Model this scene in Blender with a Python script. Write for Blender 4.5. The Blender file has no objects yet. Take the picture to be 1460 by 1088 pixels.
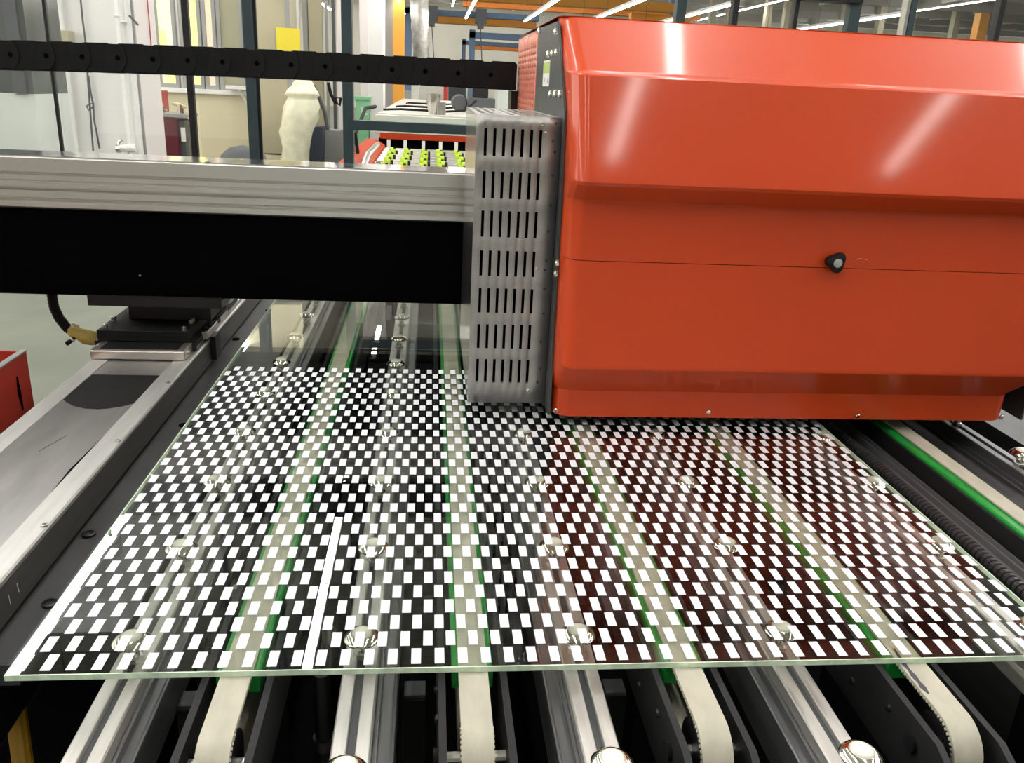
import bpy, bmesh, math, random
from mathutils import Vector, Matrix
random.seed(7)
S = bpy.context.scene
COL = S.collection
PI = math.pi

# ------------------------------------------------------------------ camera
# world: x right, y along the conveyor (away), z up; z = 0 is the top of the printed glass, the hall floor is z = -0.95
CAM = Vector((0, 0, 0.70)); FPX = 1203.45; CX, CY = 730.0, 544.0
yaw, pitch, roll = 0.1069528, 0.3350909, 0.0501896
FW = Vector((math.sin(yaw)*math.cos(pitch), math.cos(yaw)*math.cos(pitch), -math.sin(pitch)))
_r = Vector((math.cos(yaw), -math.sin(yaw), 0)); _u = _r.cross(FW)
RT = _r*math.cos(roll) + _u*math.sin(roll); UP = -_r*math.sin(roll) + _u*math.cos(roll)
cd = bpy.data.cameras.new('camera'); cam = bpy.data.objects.new('camera', cd); COL.objects.link(cam)
cd.sensor_fit = 'HORIZONTAL'; cd.sensor_width = 36; cd.lens = 36*FPX/1460
cd.clip_start = 0.02; cd.clip_end = 300
m3 = Matrix((RT, UP, -FW)).transposed()
cam.matrix_world = Matrix.Translation(CAM) @ m3.to_4x4()
S.camera = cam

# ------------------------------------------------------------------ view, world
S.view_settings.view_transform = 'Standard'; S.view_settings.look = 'None'
S.view_settings.gamma = 1; S.view_settings.use_curve_mapping = False
S.view_settings.exposure = 0.72
W = bpy.data.worlds.new('world'); S.world = W; W.use_nodes = True
W.node_tree.nodes['Background'].inputs[0].default_value = (0.75, 0.85, 1, 1)
W.node_tree.nodes['Background'].inputs[1].default_value = 0.6
S.cycles.transparent_max_bounces = 24
S.cycles.max_bounces = 10
LAMP = 26.0         # emission of the hall's tubes
WINDOW_LIGHT = 0.62

# ------------------------------------------------------------------ measuring helpers (pixel of the photograph -> world)
def ray(x, y): return RT*((x-CX)/FPX) - UP*((y-CY)/FPX) + FW
def atz(x, y, z=0.0):
    d = ray(x, y); return CAM + d*((z-CAM.z)/d.z)
def aty(x, y, Y):
    d = ray(x, y); return CAM + d*((Y-CAM.y)/d.y)
def atx(x, y, X):
    d = ray(x, y); return CAM + d*((X-CAM.x)/d.x)

# ------------------------------------------------------------------ materials
M = {}
def mat(name, col, rough=0.5, metal=0.0, spec=0.5, noise=0.0, nscale=8.0, stretch=(1,1,1), bump=0.0, bscale=200.0,
        emit=None, estr=0.0, coat=0.0, rvar=0.0, mixcol=None):
    m = bpy.data.materials.new(name); m.use_nodes = True
    nt = m.node_tree; b = nt.nodes['Principled BSDF']
    b.inputs['Base Color'].default_value = (*col, 1)
    b.inputs['Roughness'].default_value = rough; b.inputs['Metallic'].default_value = metal
    b.inputs['Specular IOR Level'].default_value = spec
    if coat: b.inputs['Coat Weight'].default_value = coat; b.inputs['Coat Roughness'].default_value = 0.08
    if emit: b.inputs['Emission Color'].default_value = (*emit, 1); b.inputs['Emission Strength'].default_value = estr
    if noise or bump or rvar:
        tc = nt.nodes.new('ShaderNodeTexCoord'); mp = nt.nodes.new('ShaderNodeMapping')
        mp.inputs['Scale'].default_value = stretch; nt.links.new(tc.outputs['Object'], mp.inputs['Vector'])
        nz = nt.nodes.new('ShaderNodeTexNoise'); nz.inputs['Scale'].default_value = nscale; nz.inputs['Detail'].default_value = 5
        nt.links.new(mp.outputs['Vector'], nz.inputs['Vector'])
        if noise:
            mx = nt.nodes.new('ShaderNodeMix'); mx.data_type = 'RGBA'
            c2 = mixcol or tuple(max(0, c*(1-noise)) for c in col)
            c1 = col if mixcol else tuple(min(1, c*(1+noise*0.5)) for c in col)
            mx.inputs['A'].default_value = (*c1, 1); mx.inputs['B'].default_value = (*c2, 1)
            rp = nt.nodes.new('ShaderNodeValToRGB'); rp.color_ramp.elements[0].position = 0.35; rp.color_ramp.elements[1].position = 0.65
            nt.links.new(nz.outputs['Fac'], rp.inputs['Fac']); nt.links.new(rp.outputs['Color'], mx.inputs['Factor'])
            nt.links.new(mx.outputs['Result'], b.inputs['Base Color'])
        if rvar:
            mr = nt.nodes.new('ShaderNodeMapRange'); mr.inputs['To Min'].default_value = max(0, rough-rvar); mr.inputs['To Max'].default_value = rough+rvar
            nt.links.new(nz.outputs['Fac'], mr.inputs['Value']); nt.links.new(mr.outputs['Result'], b.inputs['Roughness'])
        if bump:
            n2 = nt.nodes.new('ShaderNodeTexNoise'); n2.inputs['Scale'].default_value = bscale
            nt.links.new(mp.outputs['Vector'], n2.inputs['Vector'])
            bp = nt.nodes.new('ShaderNodeBump'); bp.inputs['Strength'].default_value = bump; bp.inputs['Distance'].default_value = 0.002
            nt.links.new(n2.outputs['Fac'], bp.inputs['Height']); nt.links.new(bp.outputs['Normal'], b.inputs['Normal'])
    M[name] = m; return m

def thin_glass(name, tint, r0=0.04, gloss=1.0, rough=0.0):
    """clear sheet: transparent body, mirror reflection by Schlick's law on both faces"""
    m = bpy.data.materials.new(name); m.use_nodes = True; nt = m.node_tree
    for n in list(nt.nodes): nt.nodes.remove(n)
    out = nt.nodes.new('ShaderNodeOutputMaterial'); mix = nt.nodes.new('ShaderNodeMixShader')
    tr = nt.nodes.new('ShaderNodeBsdfTransparent'); tr.inputs['Color'].default_value = (*tint, 1)
    gl = nt.nodes.new('ShaderNodeBsdfGlossy'); gl.inputs['Roughness'].default_value = rough; gl.inputs['Color'].default_value = (gloss, gloss, gloss, 1)
    ge = nt.nodes.new('ShaderNodeNewGeometry')
    dt = nt.nodes.new('ShaderNodeVectorMath'); dt.operation = 'DOT_PRODUCT'
    nt.links.new(ge.outputs['Incoming'], dt.inputs[0]); nt.links.new(ge.outputs['Normal'], dt.inputs[1])
    def mth(op, a, b=None):
        n = nt.nodes.new('ShaderNodeMath'); n.operation = op
        for i, v in enumerate((a, b)):
            if v is None: continue
            if isinstance(v, (int, float)): n.inputs[i].default_value = v
            else: nt.links.new(v, n.inputs[i])
        return n.outputs[0]
    c = mth('ABSOLUTE', dt.outputs['Value']); k = mth('SUBTRACT', 1.0, c); k = mth('POWER', k, 5.0)
    k = mth('MULTIPLY', k, 1-r0); k = mth('ADD', k, r0)
    nt.links.new(k, mix.inputs[0]); nt.links.new(tr.outputs[0], mix.inputs[1]); nt.links.new(gl.outputs[0], mix.inputs[2])
    nt.links.new(mix.outputs[0], out.inputs[0]); M[name] = m; return m

def emis(name, col, s, stripes=None):
    m = bpy.data.materials.new(name); m.use_nodes = True; nt = m.node_tree
    b = nt.nodes['Principled BSDF']; b.inputs['Base Color'].default_value = (*[c*0.5 for c in col], 1)
    b.inputs['Emission Color'].default_value = (*col, 1); b.inputs['Emission Strength'].default_value = s
    M[name] = m; return m

mat('orange_paint', (0.60, 0.061, 0.011), 0.38, spec=0.2, noise=0.03, nscale=3, coat=0.36); M['orange_paint'].node_tree.nodes['Principled BSDF'].inputs['Coat Roughness'].default_value = 0.085
mat('orange_panel', (0.78, 0.17, 0.11), 0.3, coat=0.5)
mat('dark_plate', (0.075, 0.078, 0.08), 0.45, metal=0.3, noise=0.15, nscale=14)
mat('black_metal', (0.007, 0.007, 0.008), 0.42, noise=0.2, nscale=10)
mat('black_matte', (0.0012, 0.0012, 0.0016), 0.8, spec=0.03)
mat('pit_black', (0.004, 0.004, 0.0045), 0.9, spec=0.1)
mat('black_plastic', (0.0055, 0.0055, 0.006), 0.6, spec=0.25, noise=0.25, nscale=30)
mat('bracket_black', (0.013, 0.013, 0.014), 0.55, spec=0.35, noise=0.2, nscale=12)
mat('conduit_grey', (0.030, 0.030, 0.032), 0.4)
mat('chrome', (0.86, 0.82, 0.74), 0.10, metal=1.0)
mat('steel', (0.62, 0.61, 0.58), 0.28, metal=1.0, noise=0.1, nscale=30)
mat('galvanised', (0.44, 0.43, 0.41), 0.42, metal=0.85, noise=0.12, nscale=9, stretch=(1,1,3))
mat('aluminium', (0.68, 0.665, 0.63), 0.40, metal=0.85)
mat('aluminium_top', (0.74, 0.74, 0.75), 0.13, metal=1.0, noise=0.06, nscale=5, stretch=(0.6, 8, 8))
mat('rail_aluminium', (0.60, 0.585, 0.55), 0.38, metal=0.75, noise=0.1, nscale=14, stretch=(6, 0.8, 6))
mat('track_aluminium', (0.64, 0.63, 0.61), 0.42, metal=0.7, noise=0.08, nscale=8, stretch=(8, 0.8, 8))
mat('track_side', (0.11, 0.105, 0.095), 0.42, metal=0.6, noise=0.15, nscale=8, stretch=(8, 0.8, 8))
mat('mirror_steel', (0.82, 0.76, 0.70), 0.32, metal=1.0)
mat('bed_grey', (0.060, 0.060, 0.064), 0.40, noise=0.2, nscale=9, rvar=0.08)
mat('dark_aluminium', (0.20, 0.20, 0.205), 0.36, metal=0.6, noise=0.1, nscale=10, stretch=(8, 0.7, 8))
mat('belt_cream', (0.47, 0.445, 0.355), 0.62, noise=0.10, nscale=18, stretch=(3, 1, 3))
mat('guide_green', (0.012, 0.30, 0.045), 0.35)
mat('ball_cream', (0.86, 0.82, 0.72), 0.22)
mat('print_white', (0.76, 0.78, 0.83), 0.55, noise=0.03, nscale=60)
mat('glass_edge', (0.72, 0.88, 0.68), 0.25, noise=0.18, nscale=40, stretch=(1.5, 1, 1))
thin_glass('sheet_glass', (0.955, 0.975, 0.958), 0.045)
thin_glass('screen_glass', (0.97, 0.975, 0.975), 0.04)
mat('smear_strip', (0.46, 0.45, 0.44), 0.30, metal=0.75, noise=0.35, nscale=1.6, stretch=(5.0, 1.2, 1))
mat('wall_cream', (0.74, 0.67, 0.46), 0.8, noise=0.06, nscale=0.8)
mat('wall_far', (0.76, 0.73, 0.63), 0.85, noise=0.08, nscale=0.4)
mat('wall_plain', (0.74, 0.73, 0.70), 0.85, noise=0.06, nscale=0.5)
mat('ceiling_grey', (0.46, 0.455, 0.41), 0.85, noise=0.1, nscale=0.5)
mat('floor_green', (0.150, 0.162, 0.125), 0.35, noise=0.14, nscale=1.6, rvar=0.1)
mat('white_paint', (0.88, 0.87, 0.85), 0.55, noise=0.04, nscale=2)
mat('pink_white', (0.86, 0.80, 0.79), 0.55)
mat('teal_frame', (0.035, 0.060, 0.068), 0.45, noise=0.1, nscale=5)
mat('black_frame', (0.008, 0.008, 0.009), 0.5)
mat('crane_yellow', (0.75, 0.34, 0.04), 0.5)
mat('crane_orange', (0.80, 0.27, 0.045), 0.5)
mat('steel_blue', (0.12, 0.20, 0.33), 0.5)
mat('duct_silver', (0.42, 0.41, 0.38), 0.35, metal=0.7, noise=0.25, nscale=8)
mat('olive_panel', (0.46, 0.42, 0.29), 0.6, noise=0.06, nscale=2)
mat('notice_yellow', (0.80, 0.66, 0.05), 0.7)
mat('bag_white', (0.83, 0.80, 0.60), 0.45, noise=0.12, nscale=6, bump=0.6, bscale=14)
mat('fire_red', (0.50, 0.035, 0.03), 0.4)
mat('maroon', (0.12, 0.010, 0.025), 0.4)
mat('grey_mid', (0.32, 0.32, 0.31), 0.5)
mat('grey_dark', (0.085, 0.09, 0.095), 0.5)
mat('blue_dark', (0.03, 0.04, 0.065), 0.6)
mat('bin_green', (0.22, 0.50, 0.28), 0.5)
mat('oven_pale', (0.60, 0.66, 0.58), 0.25, noise=0.04, nscale=1)
mat('oven_top', (0.60, 0.56, 0.51), 0.4)
mat('oven_orange', (0.46, 0.052, 0.014), 0.5, spec=0.12)
mat('lime', (0.42, 0.60, 0.015), 0.45)
mat('tape_yellow', (0.62, 0.47, 0.12), 0.5, noise=0.2, nscale=40)
mat('red_bin', (0.46, 0.038, 0.022), 0.4, noise=0.08, nscale=8)
mat('yellow_dim', (0.55, 0.30, 0.02), 0.5)
mat('sticker_white', (0.80, 0.80, 0.76), 0.5)
mat('sticker_green', (0.45, 0.60, 0.12), 0.5)
mat('text_grey', (0.10, 0.10, 0.11), 0.6)
mat('cap_grey', (0.42, 0.42, 0.41), 0.5)
mat('frost_white', (0.66, 0.70, 0.65), 0.5, noise=0.1, nscale=2)
mat('smoked', (0.11, 0.12, 0.115), 0.15, noise=0.3, nscale=3, stretch=(1, 1, 0.3))
mat('stain', (0.05, 0.05, 0.07), 0.6)
mat('scratch', (0.85, 0.25, 0.18), 0.5)
emis('lamp', (1.0, 0.98, 0.94), LAMP)
emis('win_yellow', (0.98, 0.96, 0.34), WINDOW_LIGHT)
emis('win_pale', (0.98, 0.97, 0.64), WINDOW_LIGHT*0.9)
emis('win_white', (1.0, 0.96, 0.90), WINDOW_LIGHT*1.1)
emis('win_peach', (1.0, 0.80, 0.58), WINDOW_LIGHT*0.8)
emis('win_teal', (0.30, 0.42, 0.42), WINDOW_LIGHT*0.5)
emis('win_olive', (0.42, 0.40, 0.26), WINDOW_LIGHT*0.45)
emis('daylight', (1.0, 1.0, 0.93), 2.2)

# ------------------------------------------------------------------ mesh helpers
class MB:
    def __init__(s): s.v = []; s.f = []
    def quad(s, *p):
        n = len(s.v); s.v += [tuple(q) for q in p]; s.f.append(tuple(range(n, n+len(p)))); return s
    def box(s, x0, x1, y0, y1, z0, z1):
        n = len(s.v)
        s.v += [(x, y, z) for z in (z0, z1) for y in (y0, y1) for x in (x0, x1)]
        for f in ((0,2,3,1),(4,5,7,6),(0,1,5,4),(2,6,7,3),(0,4,6,2),(1,3,7,5)): s.f.append(tuple(n+i for i in f))
        return s
    def loft(s, rings, closed=True, cap=True):
        n0 = len(s.v); k = len(rings[0])
        for r in rings: s.v += [tuple(p) for p in r]
        for i in range(len(rings)-1):
            a = n0+i*k; b = a+k
            for j in range(k if closed else k-1):
                j2 = (j+1) % k; s.f.append((a+j, a+j2, b+j2, b+j))
        if cap and closed:
            s.f.append(tuple(reversed(range(n0, n0+k)))); e = n0+(len(rings)-1)*k; s.f.append(tuple(range(e, e+k)))
        return s
    def prism(s, prof, axis, a, b):
        """prof: 2D polygon; axis 'x': (y,z) extruded in x; 'y': (x,z) in y; 'z': (x,y) in z"""
        put = {'x': lambda p, t: (t, p[0], p[1]), 'y': lambda p, t: (p[0], t, p[1]), 'z': lambda p, t: (p[0], p[1], t)}[axis]
        return s.loft([[put(p, a) for p in prof], [put(p, b) for p in prof]])
    def lathe(s, prof, c=(0,0,0), axis='z', n=20):
        rings = []
        for r, t in prof:
            ring = []
            for i in range(n):
                a = 2*PI*i/n; u, v = r*math.cos(a), r*math.sin(a)
                ring.append({'z': (c[0]+u, c[1]+v, c[2]+t), 'y': (c[0]+u, c[1]+t, c[2]+v), 'x': (c[0]+t, c[1]+u, c[2]+v)}[axis])
            rings.append(ring)
        return s.loft(rings)
    def tube(s, pts, r, n=10):
        pts = [Vector(p) for p in pts]; rings = []
        rr = r if isinstance(r, (list, tuple)) else [r]*len(pts)
        up = None
        for i, p in enumerate(pts):
            t = (pts[min(i+1, len(pts)-1)]-pts[max(i-1, 0)]).normalized()
            if up is None: up = Vector((0,0,1)) if abs(t.z) < 0.9 else Vector((1,0,0))
            a = t.cross(up).normalized(); b = a.cross(t).normalized(); up = b
            rings.append([tuple(p + (a*math.cos(2*PI*k/n) + b*math.sin(2*PI*k/n))*rr[i]) for k in range(n)])
        return s.loft(rings)
    def build(s, name, m, parent=None, bevel=0, seg=2, ang=35, flat=False):
        me = bpy.data.meshes.new(name); me.from_pydata(s.v, [], s.f); me.update()
        bm = bmesh.new(); bm.from_mesh(me); bmesh.ops.recalc_face_normals(bm, faces=bm.faces); bm.to_mesh(me); bm.free()
        me.polygons.foreach_set('use_smooth', [not flat]*len(me.polygons)); me.set_sharp_from_angle(angle=math.radians(ang))
        me.materials.append(M[m] if isinstance(m, str) else m)
        o = bpy.data.objects.new(name, me); COL.objects.link(o)
        if parent is not None: o.parent = parent; o.matrix_parent_inverse = pinv(parent)
        if bevel:
            b = o.modifiers.new('bevel', 'BEVEL'); b.width = bevel; b.segments = seg; b.limit_method = 'ANGLE'; b.angle_limit = math.radians(40); b.harden_normals = True
        return o

def pinv(p):
    """parents keep their place: children are modelled in world coordinates, meshes sit at the world's origin"""
    return Matrix.Translation(p.location).inverted() if p.type == 'EMPTY' else Matrix.Identity(4)
def tag(o, label, cat, group=None, kind=None):
    if label: o['label'] = label
    if cat: o['category'] = cat
    if group: o['group'] = group
    if kind: o['kind'] = kind
    return o
def thing(name, loc, label, cat, group=None):
    o = bpy.data.objects.new(name, None); COL.objects.link(o); o.location = loc; o.empty_display_size = 0.1
    return tag(o, label, cat, group)
def struct(o): o['kind'] = 'structure'; return o
def instance(src, parent, offset, name=None):
    c = src.copy(); COL.objects.link(c); c.name = name or src.name.split('.')[0]
    c.parent = parent; c.matrix_parent_inverse = Matrix.Identity(4); c.location = offset
    return c
def B(*a): return MB().box(*a)
def perforated(origin, U, V, w, h, holes):
    """sheet in the plane origin+u*U+v*V with rectangular holes (u0,u1,v0,v1)"""
    us = sorted({0, w, *[x for q in holes for x in q[:2]]}); vs = sorted({0, h, *[x for q in holes for x in q[2:]]})
    us = [round(x, 6) for x in us]; vs = [round(x, 6) for x in vs]
    mb = MB(); O, U, V = Vector(origin), Vector(U), Vector(V)
    ix = {}
    def vid(i, j):
        if (i, j) not in ix: ix[(i, j)] = len(mb.v); mb.v.append(tuple(O+U*us[i]+V*vs[j]))
        return ix[(i, j)]
    cut = set()
    for a, b, c, d in holes:
        for i in range(len(us)-1):
            if us[i] >= a-1e-6 and us[i+1] <= b+1e-6:
                for j in range(len(vs)-1):
                    if vs[j] >= c-1e-6 and vs[j+1] <= d+1e-6: cut.add((i, j))
    for i in range(len(us)-1):
        for j in range(len(vs)-1):
            if (i, j) not in cut: mb.f.append((vid(i, j), vid(i+1, j), vid(i+1, j+1), vid(i, j+1)))
    return mb
def solid(o, t):
    md = o.modifiers.new('thickness', 'SOLIDIFY'); md.thickness = t; md.offset = -1; return o
def ax(x, Y): return aty(x, 117, Y).x
def az(y, Y, x=616): return aty(x, y, Y).z
FL = -0.95

# ================================================================== THE HALL
HX0, HX1, HY0, HY1, HC = -12.0, 40.0, -9.0, 56.0, 5.7
struct(B(HX0, HX1, HY0, HY1, FL-0.1, FL).build('floor', 'floor_green'))
ceil = struct(B(HX0, HX1, HY0, HY1, HC, HC+0.1).build('ceiling', 'ceiling_grey'))
struct(B(HX0-0.1, HX0, HY0, HY1, FL, HC).build('wall_left', 'wall_plain'))
struct(B(HX1, HX1+0.1, HY0, HY1, FL, HC).build('wall_right', 'wall_plain'))
struct(B(HX0, HX1, HY1, HY1+0.1, FL, HC).build('wall_far', 'wall_far'))
struct(B(HX0, HX1, HY0-0.1, HY0, FL, HC).build('wall_near', 'wall_plain'))
for k in range(12):
    y = 9+k*4.1
    MB().box(HX0, HX1, y-0.09, y+0.09, HC-0.5, HC).box(HX0, HX1, y-0.16, y+0.16, HC-0.54, HC-0.5).build('ceiling_beam', 'ceiling_grey', ceil)
for k in range(12):
    x = -9.5+k*4.2
    B(x-0.07, x+0.07, HY0, HY1, HC-0.28, HC-0.02).build('purlin', 'wall_plain', ceil)

for k in range(6):  # unseen windows, added to brighten the left side of the hall
    y = 2.0+k*2.5
    f = struct(MB().prism([(y, 0.3), (y+2.1, 0.3), (y+2.1, 5.3), (y, 5.3)], 'x', HX0+0.001, HX0+0.04).build('window_%d' % (10+k), 'grey_mid'))
    for a in (0.06, 1.08): B(HX0+0.041, HX0+0.05, y+a, y+a+0.96, 0.36, 5.24).build('pane', 'daylight', f)
# lines of tube lamps along the hall
def lamp_line(x, y0, y1, z, label, group, w=0.042):
    t = thing('linear_lamp', (x, (y0+y1)/2, z), label, 'lamp', group)
    B(x-w-0.008, x+w+0.008, y0, y1, z+0.012, z+0.07).build('lamp_housing', 'white_paint', t)
    B(x-w, x+w, y0+0.02, y1-0.02, z-0.02, z+0.012).build('diffuser', 'lamp', t)
    for yy in (y0+0.5, (y0+y1)/2, y1-0.5): MB().tube([(x, yy, z+0.06), (x, yy, HC)], 0.006, 6).build('hanger', 'grey_dark', t)
NEAR = (-8.85, -6.3, -3.67, -1.07, 1.68, 4.38, 7.0, 9.6, 12.2, 14.8)  # inner rows show as reflections; outer rows are added to brighten the hall
ORD = ('leftmost', 'second', 'third', 'fourth', 'fifth', 'sixth', 'seventh', 'eighth', 'ninth', 'rightmost')
for i, x in enumerate(NEAR):
    lamp_line(x, -3.3, 18.5, 4.5, 'white tube lamp line over the printer, '+ORD[i]+' of ten from left, inner reflected, outer added', 'lamp lines near the printer')
for x, where in ((-2.98, 'leftmost, beside the thick teal post'), (-0.82, 'crossing the yellow column'), (1.02, 'right of the second hoist'), (2.80, 'left of the perforated orange panel'), (4.50, 'above the left end of the orange cover'), (6.4, 'above the middle of the orange cover'), (10.2, 'above the right end of the orange cover')):
    lamp_line(x, 19.3, 27.6, 2.6, 'thin bright tube lamp line, '+where, 'lamp lines in the far hall', 0.024)
for i, x in enumerate((-9.6, -6.0, -2.4, 1.2, 4.8, 10.0, 16.0, 23.0)):  # extra high rows, added to light up the far hall
    lamp_line(x, 31, 54.5, 5.05, 'added tube lamp line high under the distant ceiling, '+ORD[i]+' of eight from the left', 'high lamp lines at the far end')

# ---- left wall block with windows (y = 17)
YW = 17.0
def px(x0, x1, y0, y1, Y, depth, mb=None):
    """box whose front face, at distance Y, spans those pixels of the photo"""
    ym = (y0+y1)/2; xm = (x0+x1)/2
    return (aty(x0, ym, Y).x, aty(x1, ym, Y).x, Y, Y+depth, aty(xm, y1, Y).z, aty(xm, y0, Y).z)
xa, xb = aty(120, 120, YW).x, aty(417, 120, YW).x
zs = az(128, YW, 280)
wl = struct(B(HX0, xb, YW, YW+0.25, FL, zs).build('wall_back_left', 'wall_cream'))
struct(B(HX0, xb, YW+0.02, YW+0.23, zs+3.3, HC).build('wall_over_windows', 'wall_cream'))
struct(B(HX0, xb, YW-0.10, YW+0.02, zs-0.06, zs+0.02).build('trim_1', 'white_paint'))
wins = [(196, 211, 'win_teal'), (211, 222, 'win_teal'), (222, 252, 'win_pale'), (257, 288, 'win_yellow'), (290, 309, 'win_peach'), (311, 347, 'win_olive'), (349, 372, 'win_olive')]
for i, (a, b, mm) in enumerate(wins):
    x0, x1 = aty(a, 70, YW).x, aty(b, 70, YW).x
    f = struct(MB().box(x0, x0+0.06, YW, YW+0.12, zs, zs+3.3).box(x1-0.06, x1, YW, YW+0.12, zs, zs+3.3)
        .box(x0+0.06, x1-0.06, YW, YW+0.12, zs, zs+0.09).box(x0+0.06, x1-0.06, YW, YW+0.12, zs+3.2, zs+3.3).build('window_%d' % (i+1), 'grey_mid'))
    B(x0+0.06, x1-0.06, YW+0.06, YW+0.08, zs+0.09, zs+3.2).build('pane', mm, f)
    if mm == 'win_pale':
        xs = x0+0.4*(x1-x0); MB().prism([(xs-0.02, zs+0.1), (xs+0.16, zs+0.1), (xs+0.02, zs+1.0), (xs-0.10, zs+1.0)], 'y', YW+0.045, YW+0.058).build('yellow_stripe', 'win_yellow', f)

# ---- white column with pipes and loose cables (y = 12.5)
YC = 12.5
t = thing('white_column', (aty(140, 117, YC).x, YC+0.5, FL), 'broad white wall column with vertical pipes behind the screen, at left', 'column')
B(aty(70, 120, YC).x, aty(196, 120, YC).x, YC, YC+0.95, FL, HC).build('shaft', 'white_paint', t)
B(aty(196, 120, YC).x+0.001, aty(196, 120, YC).x+0.02, YC-0.02, YC+0.97, FL, HC).build('corner_panel', 'pink_white', t)
for x0, r in ((82, 0.05), (93, 0.04), (178, 0.07), (188, 0.045)):
    p = aty(x0, 60, YC); MB().tube([(p.x, YC-0.08, FL), (p.x, YC-0.08, HC)], r, 10).build('pipe', 'white_paint', t)
q = aty(184, 60, YC); MB().box(q.x+0.02, q.x+0.10, YC-0.05, YC-0.001, FL, HC).build('cable_duct', 'grey_mid', t)
b = px(81, 98, 43, 64, YC-0.2, 0.2); B(*b).build('junction_box', 'olive_panel', t, bevel=0.01)
def pp(pts, Y): return [aty(x, y, Y) for x, y in pts]
MB().tube(pp([(113, -20), (118, 30), (122, 60), (125, 110), (128, 150), (130, 178), (133, 216)], YC-0.05), 0.012, 6).build('cable', 'grey_dark', t)
MB().tube(pp([(126, 108), (129, 130), (133, 150), (134, 170), (138, 190), (142, 212)], YC-0.06), 0.012, 6).build('cable', 'grey_dark', t)
MB().tube(pp([(123, 152), (128, 148), (134, 148), (132, 153), (126, 157), (124, 152)], YC-0.07), 0.010, 6).build('cable_loop', 'grey_dark', t)
MB().tube(pp([(172, 211), (193, 211)], YC-0.15), 0.05, 8).build('water_pipe', 'white_paint', t)
MB().tube(pp([(166, 212), (172, 212)], YC-0.15), 0.055, 8).tube(pp([(169, 212), (170, 202), (174, 200)], YC-0.15), 0.022, 8).build('tap', 'steel', t)
MB().tube(pp([(163, 22), (171, 23), (173, 31), (181, 31)], YC-0.15), 0.018, 8).build('bracket', 'white_paint', t)
MB().tube(pp([(184, 22), (190, 28), (197, 36)], YC-0.2), 0.015, 6).build('lever', 'grey_dark', t)
p0 = aty(211, 60, YC+0.6); MB().tube([(p0.x+0.04, YC+0.6, 0.95), (p0.x+0.04, YC+0.6, 3)], 0.009, 6).build('red_pipe', 'fire_red', t)

# ---- smoked booth at the far left
YB = 9.0
t = thing('smoked_booth', (aty(30, 117, YB).x, YB+0.4, FL), 'dark glazed booth with pale frosted lower half at the left edge', 'booth')
b = px(-60, 60, 132, 300, YB, 0.8); B(b[0], b[1], b[2], b[3], FL, b[5]).build('frosted_panel', 'frost_white', t)
B(b[0], b[1], YB, YB+0.8, b[5], HC-0.6).build('smoked_panel', 'smoked', t)
for xx in (18, 27): q = aty(xx, 70, YB); B(q.x-0.03, q.x+0.03, YB-0.03, YB-0.001, b[5], HC-0.6).build('mullion', 'grey_dark', t)

# ---- red fire cabinet and maroon box
YR = 15.2
b = px(219, 232, 129, 200, YR, 0.4)
t = thing('fire_hose_cabinet', ((b[0]+b[1])/2, YR+0.2, FL), 'tall narrow red fire cabinet beside the white column', 'fire cabinet')
B(b[0], b[1], YR, YR+0.4, b[4], b[5]).build('cabinet_body', 'fire_red', t, bevel=0.01)
q = px(221, 232, 181, 189, YR-0.01, 0.012); B(*q).build('white_band', 'white_paint', t)
q = px(219, 232, 198, 260, YR, 0.4); B(q[0], q[1], YR, YR+0.4, FL, b[4]).build('cabinet_base', 'frost_white', t)
q = aty(228, 150, YR-0.04); MB().lathe([(0.05, 0), (0.05, 0.04)], (q.x, q.y, q.z), 'y', 12).build('handle', 'chrome', t)
b = px(231, 257, 167, 320, 14.6, 0.7)
t = thing('maroon_cabinet', ((b[0]+b[1])/2, 15, FL), 'dark maroon metal box with two brass valves on top, right of the red cabinet', 'cabinet')
B(b[0], b[1], 14.6, 15.3, FL, b[5]).build('cabinet_body', 'maroon', t, bevel=0.01)
B(b[0]-0.02, b[1]+0.16, 14.58, 15.32, b[5], b[5]+0.05).build('lid', 'grey_mid', t)
q = px(257, 268, 172, 320, 14.7, 0.5); B(q[0], q[1], 14.7, 15.2, FL, q[5]).build('side_panel', 'grey_dark', t)
q = px(258, 264, 182, 202, 14.66, 0.03); B(*q).build('paper_tag', 'white_paint', t)
for xx, s in ((234, 0.7), (258, 1.2)):
    q = aty(xx, 165, 14.8); MB().tube([(q.x, 14.8, b[5]+0.04), (q.x, 14.8, b[5]+0.16*s)], 0.04*s, 8).tube([(q.x-0.1*s, 14.8, b[5]+0.17*s), (q.x+0.08*s, 14.8, b[5]+0.13*s)], 0.025*s, 8).build('valve', 'chrome', t)
q = aty(342, 222, 11.0)
o = MB().lathe([(0.01, 0.36), (0.16, 0.33), (0.27, 0.24), (0.33, 0.05), (0.34, -0.6), (0.34, FL-q.z)], (q.x, 11.2, q.z-0.25), 'z', 18).build('covered_drum', 'grey_dark')
tag(o, 'dark rounded drum top just behind the aluminium beam, beside the teal screen post', 'drum')
q = aty(345, 125, 16.8); o = MB().box(q.x-0.25, q.x+0.12, 16.6, 16.95, q.z-0.03, q.z+0.03).tube([(q.x-0.05, 16.7, q.z), (q.x+0.22, 16.7, q.z-0.5)], 0.015, 6).build('wall_shelf', 'white_paint')
tag(o, 'small white shelf bracket on the cream wall under the olive window', 'shelf')

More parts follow.
